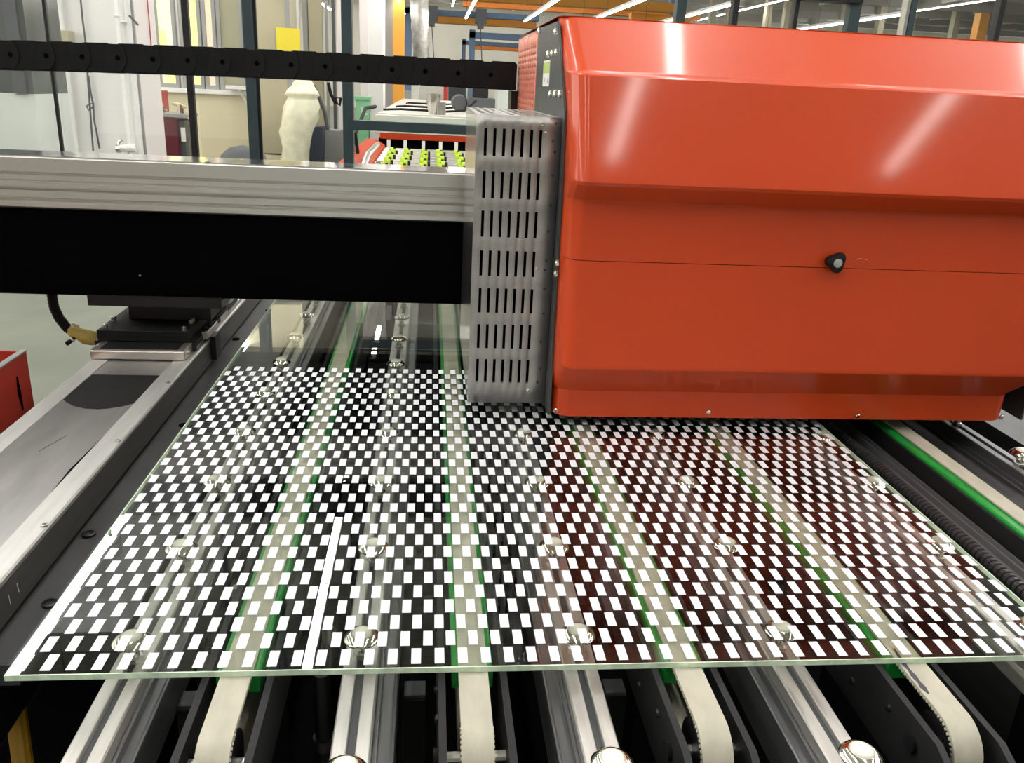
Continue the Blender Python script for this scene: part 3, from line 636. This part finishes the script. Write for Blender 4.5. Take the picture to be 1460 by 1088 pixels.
while y < 2.6:
    prof += [(0.0125, y), (0.0125, y+0.007), (0.0095, y+0.008), (0.0095, y+0.0115)]; y += 0.0125
mb.lathe([(r, yy) for r, yy in prof], (0.998, 0, -0.055), 'y', 10)
o = mb.build('corrugated_conduit', 'conduit_grey'); tag(o, 'ribbed black conduit lying along the right edge of the glass', 'conduit')
B(0.985, 1.011, 0.84, 2.62, -0.115, -0.068).build('conduit_tray', 'black_metal', o); [B(0.990, 0.999, y, y+0.05, -0.5605, -0.1155).build('tray_foot', 'pit_black', o) for y in (0.9, 2.4)]
t = thing('side_track', (1.72, 2, -0.56), 'dark flat linear track at the far right of the machine', 'track')
B(1.50, 1.62, 0.5, 3.5, -0.20, -0.09).build('track_wall', 'bed_grey', t); B(1.62, 1.80, 0.5, 3.5, -0.20, -0.10).build('track_bed', 'bed_grey', t); B(1.80, 1.86, 0.5, 3.5, -0.20, -0.09).build('track_wall', 'bed_grey', t)
B(1.55, 1.80, 0.8, 0.9, -0.5605, -0.201).build('stand', 'pit_black', t); B(1.55, 1.80, 3.2, 3.3, -0.5605, -0.201).build('stand', 'pit_black', t)

# ---- left linear motor track
t = thing('linear_track', (-0.79, 1.9, -0.30), 'aluminium linear track with a smeared steel cover strip, left of the glass', 'track')
TZ = -0.060
MB().prism([(-0.699, -0.13), (-0.655, -0.13), (-0.652, TZ-0.003), (-0.655, TZ), (-0.699, TZ)], 'y', 0.5, 3.4).build('inner_wall', 'track_aluminium', t)
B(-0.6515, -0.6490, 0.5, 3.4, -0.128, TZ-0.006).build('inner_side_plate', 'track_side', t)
MB().prism([(-0.918, -0.13), (-0.872, -0.13), (-0.872, TZ), (-0.915, TZ), (-0.918, TZ-0.003)], 'y', 0.5, 3.4).build('outer_wall', 'track_aluminium', t)
B(-0.96, -0.6487, 1.09, 3.4, -0.30, -0.1305).build('track_base', 'black_metal', t)
st = B(-0.8715, -0.6995, 0.5, 3.4, -0.075, TZ-0.002).build('cover_strip', 'smear_strip', t)
mb = MB()
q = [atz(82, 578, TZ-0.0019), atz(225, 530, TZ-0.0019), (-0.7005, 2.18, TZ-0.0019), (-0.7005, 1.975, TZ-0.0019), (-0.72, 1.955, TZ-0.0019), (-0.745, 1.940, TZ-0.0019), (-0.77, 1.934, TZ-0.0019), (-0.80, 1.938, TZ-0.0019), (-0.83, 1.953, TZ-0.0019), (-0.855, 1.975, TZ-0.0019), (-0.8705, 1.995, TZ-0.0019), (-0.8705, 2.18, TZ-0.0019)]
mb.prism([(p[0], p[1]) for p in q[2:]], 'z', TZ-0.002, TZ-0.0012).build('painted_beam_reflection', 'black_plastic', st)  # dark patch painted in for the black beam's reflection in the strip
MB().prism([(-0.80, 1.69), (-0.797, 1.705), (-0.782, 1.76), (-0.778, 1.775), (-0.784, 1.755), (-0.798, 1.70)], 'z', TZ-0.002, TZ-0.0013).build('scuff', 'black_plastic', st)
MB().prism([(-0.7005, 1.50), (-0.7005, 1.78), (-0.703, 1.70), (-0.706, 1.60)], 'z', TZ-0.002, TZ-0.0013).build('seam_gap', 'black_matte', st)
for p in ((63, 750), (168, 629), (240, 546)):
    q = atz(*p, TZ); MB().lathe([(0.006, 0), (0.006, 0.004), (0.0035, 0.0045), (0.0035, 0.002)], (min(q.x, -0.659), q.y, TZ-0.001), 'z', 12).build('screw', 'steel', t)
for p, l in (((12, 848), 14), ((24, 832), 12)):
    a, b_ = atx(p[0], p[1], -0.6488), atx(p[0]+3, p[1]+l, -0.6488); MB().tube([(-0.6488, a.y, a.z), (-0.6488, b_.y, b_.z)], 0.0006, 6).build('tick_mark', 'white_paint', t)
# linear scale rail with read head
t2 = thing('scale_rail', (-0.652, 2.5, -0.06), 'slim steel guide rail with a reader block beside the gantry foot', 'rail')
B(-0.667, -0.657, 2.40, 3.4, TZ+0.0003, TZ+0.012).build('rail_bar', 'steel', t2)
q = atz(310, 470, -0.05); B(-0.664, -0.646, 2.47, 2.60, TZ+0.0121, TZ+0.035).build('reader_block', 'mirror_steel', t2, bevel=0.002)
B(-0.6480, -0.632, 2.50, 2.56, TZ-0.06, TZ+0.012).build('reader_clamp', 'black_metal', t2)
for y in (2.49, 2.53): MB().lathe([(0.006, 0), (0.006, 0.008), (0.003, 0.008), (0.003, 0.005)], (-0.655, y, TZ+0.035), 'z', 12).build('screw', 'black_metal', t2)
B(-0.664, -0.652, 2.66, 2.76, TZ+0.0121, TZ+0.03).build('end_block', 'mirror_steel', t2)

# ---- gantry beam with foot
G = thing('gantry_beam', (-0.4, 2.6, -0.06), 'long aluminium gantry beam with black front panel crossing the glass', 'beam')
yf = 2.42
zq = lambda z: 0.7-(0.7-z)*0.95652
prof = [(0.18, 0.455), (0.004, 0.455), (0, 0.451), (0, 0.414), (0.006, 0.411), (0.006, 0.408), (0.001, 0.405), (0.001, 0.392), (0.005, 0.390), (0.005, 0.386), (-0.002, 0.383), (-0.002, 0.372), (0.007, 0.370), (0.007, 0.366), (-0.004, 0.362), (-0.004, 0.345), (0.004, 0.340), (0.004, 0.336), (-0.008, 0.330), (-0.008, 0.318), (0.004, 0.312), (0.18, 0.312)]
MB().prism([(yf+y, zq(z)) for y, z in prof], 'x', -2.0, 1.75).build('beam_extrusion', 'aluminium', G)
B(-2.0, 1.75, yf+0.003, 2.58, 0.4659, 0.4680).build('top_plate', 'aluminium_top', G)
B(-2.0, 1.75, yf+0.006, 2.54, 0.0895, 0.3285).build('black_panel', 'black_matte', G)
for p in ((91, 225), (295, 236), (492, 246)):
    q = aty(*p, yf); MB().lathe([(0.007, -0.002), (0.007, 0.001), (0.0035, 0.0015), (0.0035, -0.0005)], (q.x, yf+0.010, 0.4685), 'z', 12).build('screw', 'dark_plate', G)
q = aty(199, 393, yf); MB().lathe([(0.003, 0), (0.002, 0.003)], (q.x, yf+0.003, q.z), 'y', 10).build('screw', 'steel', G)
q0, q1 = aty(125, 420, 2.40), aty(316, 425, 2.40)
B(q0.x, q1.x, 2.40, 2.86, 0.068, 0.0890).build('bracket_plate', 'black_metal', G)
B(q0.x, q1.x, 2.394, 2.3995, 0.068, 0.098).build('bracket_lip', 'black_metal', G)
B(-0.875, -0.640, 2.50, 2.86, 0.002, 0.0675).build('foot_block', 'black_metal', G, bevel=0.002)
B(-0.925, -0.680, 2.38, 2.90, -0.030, 0.001).build('foot_plate', 'black_plastic', G, bevel=0.002)
MB().box(-0.935, -0.66, 2.385, 2.95, -0.0585, -0.0310).build('foot_carriage', 'black_metal', G)
car = MB().prism([(2.302, -0.0585), (2.300, -0.056), (2.300, -0.036), (2.306, -0.032), (2.384, -0.032), (2.384, -0.0585)], 'x', -0.917, -0.668).build('carriage_end_cap', 'mirror_steel', G, bevel=0.001)
B(-0.895, -0.688, 2.312, 2.384, -0.032, -0.0312).build('cap_cover', 'black_metal', car)
for (x, y) in ((150, 466), (161, 456), (170, 449), (263, 471), (277, 460), (286, 452)):
    q = atz(x, y, 0.004); q.x = min(max(q.x, -0.915), -0.690)
    MB().lathe([(0.0065, 0), (0.0065, 0.011), (0.0055, 0.012), (0.003, 0.012), (0.003, 0.008)], (q.x, min(max(q.y, 2.395), 2.49), 0.001), 'z', 14).build('cap_screw', 'steel', G)
q = aty(270, 501, 2.30); MB().lathe([(0.007, -0.004), (0.007, 0.004)], (-0.664, 2.33, -0.045), 'x', 12).build('cap_screw', 'steel', G)
# hose on the foot
pts = [aty(x, y, 2.55) for x, y in ((73, 405), (74, 420), (77, 438), (84, 453), (95, 467), (106, 475))]
pts[0].z = 0.07
t = thing('ribbed_hose', pts[2], 'black ribbed hose with yellow taped end hanging under the gantry beam', 'hose')
fine = []
for i in range(len(pts)-1):
    for k in range(8): fine.append(pts[i].lerp(pts[i+1], k/8))
fine.append(pts[-1])
MB().tube(fine, [0.0150 if i % 2 else 0.0132 for i in range(len(fine))], 12).build('hose_tube', 'black_plastic', t, ang=80)
tp = [aty(x, y, 2.55) for x, y in ((99, 468), (105, 472), (113, 476), (122, 480), (132, 482), (143, 480))]
MB().tube(tp, [0.014, 0.021, 0.018, 0.024, 0.023, 0.014], 12).build('tape_wrap', 'tape_yellow', t, ang=80)
MB().tube([aty(108, 462, 2.55), aty(104, 470, 2.55), aty(112, 472, 2.55)], [0.010, 0.014, 0.006], 8).build('tape_flap', 'bag_white', t, ang=80)
MB().tube([aty(107, 480, 2.54), aty(101, 486, 2.54), aty(95, 490, 2.54)], [0.006, 0.007, 0.0075], 10).build('cable_tip', 'black_plastic', t)
MB().tube([aty(105, 482, 2.54), aty(103, 484, 2.54)], 0.0085, 10).build('white_sleeve', 'white_paint', t)

# ---- print carriage with orange cover
C = thing('print_carriage', (0.83, 2.2, 0.02), 'orange print carriage with folded sheet cover over the right half of the glass', 'print carriage')
X0, X1 = 0.274, 1.392
corner = [(0.0, 0.050), (0.004, 0.030), (0.013, 0.014), (0.024, 0.0055), (0.038, 0.0)]
def ring(Y, z, x0=X0, x1=X1, back=None, rr=1.0):
    bk = back if back is not None else Y+0.09
    r = [(x0, bk, z)] + [(x0+a*rr, Y+b*rr, z) for a, b in corner]
    return r + [(x1-(p[0]-x0), p[1], p[2]) for p in reversed(r)]
BK = lambda z: 1.80 + max(0, (z-0.55))*0.62
up = [(1.957, 0.8495), (1.775, 0.7405), (1.768, 0.737), (1.728, 0.7330), (1.722, 0.7295), (1.648, 0.540), (1.646, 0.534), (1.649, 0.527), (1.690, 0.495), (1.693, 0.485), (1.682, 0.3745)]
lo = [(1.6818, 0.3732), (1.652, 0.158), (1.653, 0.150), (1.706, 0.088), (1.710, 0.083), (1.710, 0.022)]
def cover(pr):
    mb = MB(); rows = []
    for Y, z in pr:
        inset = 0.0
        if z < 0.14: inset = 0.045*min(1, (0.158-z)/0.07)
        rows.append(ring(Y, z, X0, X1-inset, back=BK(z)))
    return mb.loft(rows, closed=False)
cu = cover(up); 
top = [(X0, 1.99), (X0+0.01, 1.965), (X0+0.042, 1.957), (X1-0.042, 1.957), (X1-0.01, 1.965), (X1, 1.99), (X1, 2.80), (X0, 2.80)]
cu.f.append(tuple(range(len(cu.v), len(cu.v)+len(top)))); cu.v += [(x, y, 0.8495) for x, y in top]
u = solid(cu.build('cover_upper', 'orange_paint', C, ang=22), 0.002)
l = solid(cover(lo).build('cover_lower', 'orange_paint', C, ang=22), 0.002)
for o in (u, l):
    wn = o.modifiers.new('flat_faces', 'WEIGHTED_NORMAL'); wn.keep_sharp = True; wn.weight = 100
for p in ((792, 585), (1010, 588), (1223, 593), (1428, 595)):
    q = aty(*p, 1.708); MB().lathe([(0.0055, 0), (0.0052, -0.003), (0.003, -0.0045)], (min(q.x, 1.335), 1.7095, q.z), 'y', 12).build('screw', 'chrome', l)
# knob
q = aty(1187, 372, 1.682); kn = []
def lobe(r, y):
    return [(q.x+r*(1+0.15*math.cos(3*(a-math.radians(50))))*math.cos(a), y, q.z+r*(1+0.15*math.cos(3*(a-math.radians(50))))*math.sin(a)) for a in [2*PI*k/36 for k in range(36)]]
k_ = MB().loft([lobe(0.011, 1.688), lobe(0.013, 1.676), lobe(0.0200, 1.672), lobe(0.0205, 1.664), lobe(0.0185, 1.660), lobe(0.010, 1.6585)]).build('knob', 'black_plastic', C)
M['black_gloss'] = mat('black_gloss', (0.006, 0.006, 0.007), 0.22); k_.data.materials[0] = M['black_gloss']
MB().lathe([(0.0092, 0.003), (0.0092, -0.0006), (0.0086, -0.001)], (q.x+0.001, 1.6584, q.z-0.0005), 'y', 24).build('knob_cap', 'cap_grey', k_)
MB().tube([aty(1221, 370, 1.680), aty(1226, 368.5, 1.680), aty(1237, 370.5, 1.680)], 0.0006, 6).build('scratch_mark', 'scratch', u)
# side plates, inner box
XS = 0.268
sp = [(1.945, 0.838), (2.285, 0.842), (2.285, 0.02), (1.722, 0.02), (1.722, 0.10), (1.738, 0.35), (1.745, 0.52), (1.765, 0.66)]
pl = MB().prism(sp, 'x', XS, XS+0.005).build('side_plate', 'dark_plate', C)
pr2 = MB().prism([(y, z) for y, z in sp], 'x', X1-0.004, X1).build('side_plate', 'dark_plate', C)
MB().box(0.285, 1.375, 2.02, 2.50, 0.05, 0.84).box(0.285, 1.375, 1.80, 2.02, 0.05, 0.60).build('inner_housing', 'black_matte', C)
B(0.285, 1.375, 2.50, 2.80, 0.47, 0.84).build('saddle_housing', 'black_matte', C)
for p in ((770, 44), (794, 45), (783, 77), (789, 76), (795, 75), (786, 134), (793, 134), (800, 134), (796, 375), (794, 390)):
    q = atx(*p, XS); MB().lathe([(0.008, 0.0), (0.0075, -0.004), (0.004, -0.007), (0.001, -0.0075)], (XS-0.0001, q.y, q.z), 'x', 12).build('dome_bolt', 'chrome', pl)
a, b_, c = atx(776, 87, XS), atx(785, 85, XS), atx(776, 123, XS)
s = B(XS-0.0012, XS-0.0001, b_.y, a.y, c.z, a.z).build('sticker', 'sticker_white', pl)
s2 = B(XS-0.0016, XS-0.0013, b_.y+0.005, a.y-0.005, a.z-0.028, a.z-0.004).build('green_print', 'sticker_green', pl)
mb = MB()
for k in range(4): mb.box(XS-0.0016, XS-0.0013, b_.y+0.018+k*0.018, b_.y+0.022+k*0.018, c.z+0.006+0.004*(k % 2), a.z-0.038-0.006*(k % 3))
mb.build('small_print', 'text_grey', pl)
# perforated orange panel behind the side plate
holes = []
for i in range(10):
    for j in range(24):
        if 9 <= j <= 10: continue
        holes.append((0.030+i*0.046, 0.047+i*0.046, 0.03+j*0.0160, 0.0362+j*0.0160))
pp_ = perforated((XS+0.002, 2.288, 0.40), (0, 1, 0), (0, 0, 1), 0.50, 0.44, holes).build('perforated_panel', 'orange_panel', C, flat=True); solid(pp_, 0.0025)
B(XS+0.006, XS+0.012, 2.29, 2.785, 0.401, 0.838).build('panel_backing', 'black_matte', C)
# silver louvred guard box
bx0, bx1, by0, by1, bz0, bz1 = 0.0925, 0.2665, 1.780, 2.300, 0.026, 0.646

hs = []
for r_ in (203.5, 264.5, 320, 376, 429, 480, 529):
    zc = aty(725, r_, by0).z
    for k in range(7):
        u0 = 0.0165 + k*0.01875; hs.append((u0, u0+0.0062, zc-bz0-0.0275, zc-bz0+0.0275))
g = perforated((bx0, by0, bz0), (1,0,0), (0,0,1), bx1-bx0, bz1-bz0, hs).build('vent_guard', 'galvanised', C, flat=True); solid(g, 0.0015)
g['label'] = 'silver slotted sheet guard'
hs = []
for i in range(8):
    for j in range(9):
        u0 = 0.012+i*0.0195; v0 = 0.02+j*0.056 + (0.024 if i % 2 else 0); hs.append((u0, u0+0.011, v0, v0+0.036))
tp_ = perforated((bx0, by0+0.0016, bz1), (1,0,0), (0,1,0), bx1-bx0, by1-by0, hs).build('guard_top', 'galvanised', g, flat=True); solid(tp_, 0.0004)
M['side_steel'] = mat('side_steel', (0.78, 0.77, 0.74), 0.16, metal=1.0)
B(bx0, bx0+0.0015, by0+0.002, by1, bz0, bz1-0.002).build('guard_side', 'side_steel', g)
B(bx0+0.02, bx1-0.004, by0+0.06, by1-0.02, bz0+0.03, bz1-0.03).build('fan_block', 'black_matte', g)
for (x, y) in ((793, 176), (788, 201), (791, 217), (788, 250), (785, 293), (782, 330), (779, 372), (777, 385), (776, 412), (775, 447), (771, 487), (770, 526), (766, 545)):
    q = aty(x, y, by0); MB().lathe([(0.0035, 0), (0.0028, -0.0015)], (min(q.x, bx1-0.005), by0-0.0001, q.z), 'y', 10).build('rivet', 'dark_plate', g)
for (x, y) in ((774, 179), (778, 189), (765, 383), (753, 556)):
    q = aty(x, y, by0); MB().lathe([(0.0045, 0), (0.004, -0.002), (0.001, -0.003)], (q.x, by0-0.0001, q.z), 'y', 10).build('rivet', 'chrome', g)
for z in (0.30, 0.12): B(XS-0.0012, XS-0.0001, by0-0.02, by0+0.01, z-0.01, z+0.01).build('mounting_tab', 'dark_plate', g)

# ---- cable chain
t = thing('cable_chain', (-0.5, 2.8, 0.69), 'black plastic cable chain spanning from the left edge to the orange carriage', 'cable chain')
yc = 2.79; L = 0.0985
def zmid(x): return 0.7325 - 0.012*((x+0.05)/1.1)**2
nlink = 19; xe = 0.262
for k in range(nlink):
    x1 = xe - k*L; x0 = x1 - L; zc = zmid((x0+x1)/2); sl = (zmid(x1)-zmid(x0))/L; h = 0.0405
    mb = MB()
    f = lambda x: zc + (x-(x0+x1)/2)*sl
    pol = [(x0+0.000, f(x0)-h), (x1-0.003, f(x1)-h), (x1-0.003, f(x1)+h-0.006), (x1-0.010, f(x1)+h), (x0+0.022, f(x0)+h), (x0+0.006, f(x0)+h-0.010), (x0+0.000, f(x0)+h-0.016)]
    lk = mb.prism(pol, 'y', yc-0.077, yc-0.071).build('chain_link', 'black_plastic', t, bevel=0.0012, seg=1)
    MB().prism(pol, 'y', yc+0.071, yc+0.077).build('link_plate', 'black_plastic', lk)
    # overlapping rounded ear of the next link, outer face
    ear = [(x0-0.030 + 0.0, zc-h+0.003), (x0+0.022, zc-h+0.003), (x0+0.036, zc-0.02), (x0+0.040, zc+0.0), (x0+0.036, zc+0.020), (x0+0.024, zc+h-0.003), (x0-0.012, zc+h-0.003)]
    if k < nlink-1: MB().prism(ear, 'y', yc-0.0812, yc-0.0774).build('link_ear', 'black_plastic', lk, bevel=0.001, seg=1)
    MB().lathe([(0.007, 0), (0.0065, -0.0015)], (x0+0.016, yc-0.0813, zc), 'y', 14).build('link_pin', 'black_matte', lk)
    for zz in (zc-h+0.002, zc+h-0.005): B(x0+0.015, x1-0.015, yc-0.0708, yc+0.0708, zz-0.0025, zz+0.0025).build('cross_bar', 'black_plastic', lk)
for j in range(4):
    MB().tube([(xe-0.02-k*0.15, yc-0.045+0.03*j, zmid(xe-k*0.15)-0.012+0.006*(j % 2)) for k in range(12)], 0.008, 8).build('cable', 'black_matte', t)
MB().box(xe-0.015, xe+0.005, yc-0.05, yc+0.05, 0.60, 0.69).build('end_bracket', 'black_metal', t)

# ---- red bin at the far left
BX = -1.12; q = atx(37, 500, BX); zt = q.z; y1 = q.y; y0 = y1-0.95; x0 = BX-0.62
t = thing('red_bin', (BX-0.3, y0+0.4, FL), 'red orange open metal bin standing on the floor left of the linear track', 'bin')
MB().box(BX-0.01, BX, y0, y1, FL, zt).build('bin_side', 'red_bin', t)
MB().box(x0, x0+0.01, y0, y1, FL, zt).build('bin_side', 'red_bin', t)
B(x0+0.01, BX-0.01, y1-0.01, y1, FL, zt).build('bin_back', 'red_bin', t)
B(x0+0.01, BX-0.01, y0, y0+0.01, FL, zt).build('bin_front', 'red_bin', t)
B(x0+0.01, BX-0.01, y0+0.01, y1-0.01, FL, FL+0.02).build('bin_bottom', 'red_bin', t)
B(BX-0.014, BX+0.004, y0, y1, zt, zt+0.004).build('rim', 'grey_mid', t)
sl = [atx(24, 537, BX+0.001), atx(27, 560, BX+0.001), atx(33, 585, BX+0.001)]; MB().tube(sl, [0.002, 0.006, 0.002], 8).build('slit', 'black_matte', t)

# ---- bottom left: hose and yellow pipe
pts = [atz(4, 1045, -0.30), atz(16, 1015, -0.25), atz(24, 985, -0.24), atz(34, 965, -0.22)]
for p in pts: p.y -= 0.11
fine = []
for i in range(3):
    for k in range(12): fine.append(pts[i].lerp(pts[i+1], k/12))
o = MB().tube(fine, [0.014 if i % 3 else 0.011 for i in range(len(fine))], 12).build('ribbed_hose', 'black_plastic', ang=80); tag(o, 'black corrugated hose below the front left corner of the glass', 'hose')
a, b_ = atz(18, 975, -0.31), atz(34, 1100, -0.42)
o = MB().tube([a, a.lerp(b_, 0.5), b_], 0.016, 10).build('yellow_pipe', 'yellow_dim'); tag(o, 'dim yellow pipe below the front left corner of the glass', 'pipe')

# ================================================================== THE PRINTED GLASS
GX0, GX1, GY0, GY1, GT = -0.5015, 0.9045, 0.8965, 3.02, 0.0078
t = thing('printed_glass', ((GX0+GX1)/2, (GY0+GY1)/2, -0.008), 'large clear glass sheet printed with rows of white squares, lying on the casters', 'glass sheet')
MB().quad((GX0, GY0, 0), (GX1, GY0, 0), (GX1, GY1, 0), (GX0, GY1, 0)).quad((GX0, GY0, -GT), (GX0, GY1, -GT), (GX1, GY1, -GT), (GX1, GY0, -GT)).build('glass_pane', 'sheet_glass', t)
e = 0.0015
MB().box(GX0, GX1, GY0-e, GY0, -GT, 0).box(GX0, GX1, GY1, GY1+e, -GT, 0).box(GX0-e, GX0, GY0-e, GY1+e, -GT, 0).box(GX1, GX1+e, GY0-e, GY1+e, -GT, 0).build('glass_edge', 'glass_edge', t)
PX, PY, SW, SH = 0.03008, 0.0370, 0.0124, 0.0312
cells = []
for k in range(32):
    y = 0.9030 + k*PY; xo = -0.4955 + (PX/2 if k % 2 else 0)
    n = 0
    while xo + n*PX + SW < GX1-0.0015:
        cells.append((xo+n*PX, y)); n += 1
proto = None
th = 0.0003
for i, (x, y) in enumerate(cells[:300]):
    if proto is None:
        proto = MB().box(-SW/2, SW/2, -SH/2, SH/2, 0.00002, th).build('printed_square', 'print_white', t)
        proto.matrix_parent_inverse = Matrix.Identity(4); proto.location = (x+SW/2-t.location.x, y+SH/2-t.location.y, -t.location.z)
    else: instance(proto, t, (x+SW/2-t.location.x, y+SH/2-t.location.y, -t.location.z))
mb = MB()
for x, y in cells[300:]: mb.box(x, x+SW, y, y+SH, 0.00002, th)
o = mb.build('printed_squares', 'print_white', t); o['kind'] = 'stuff'
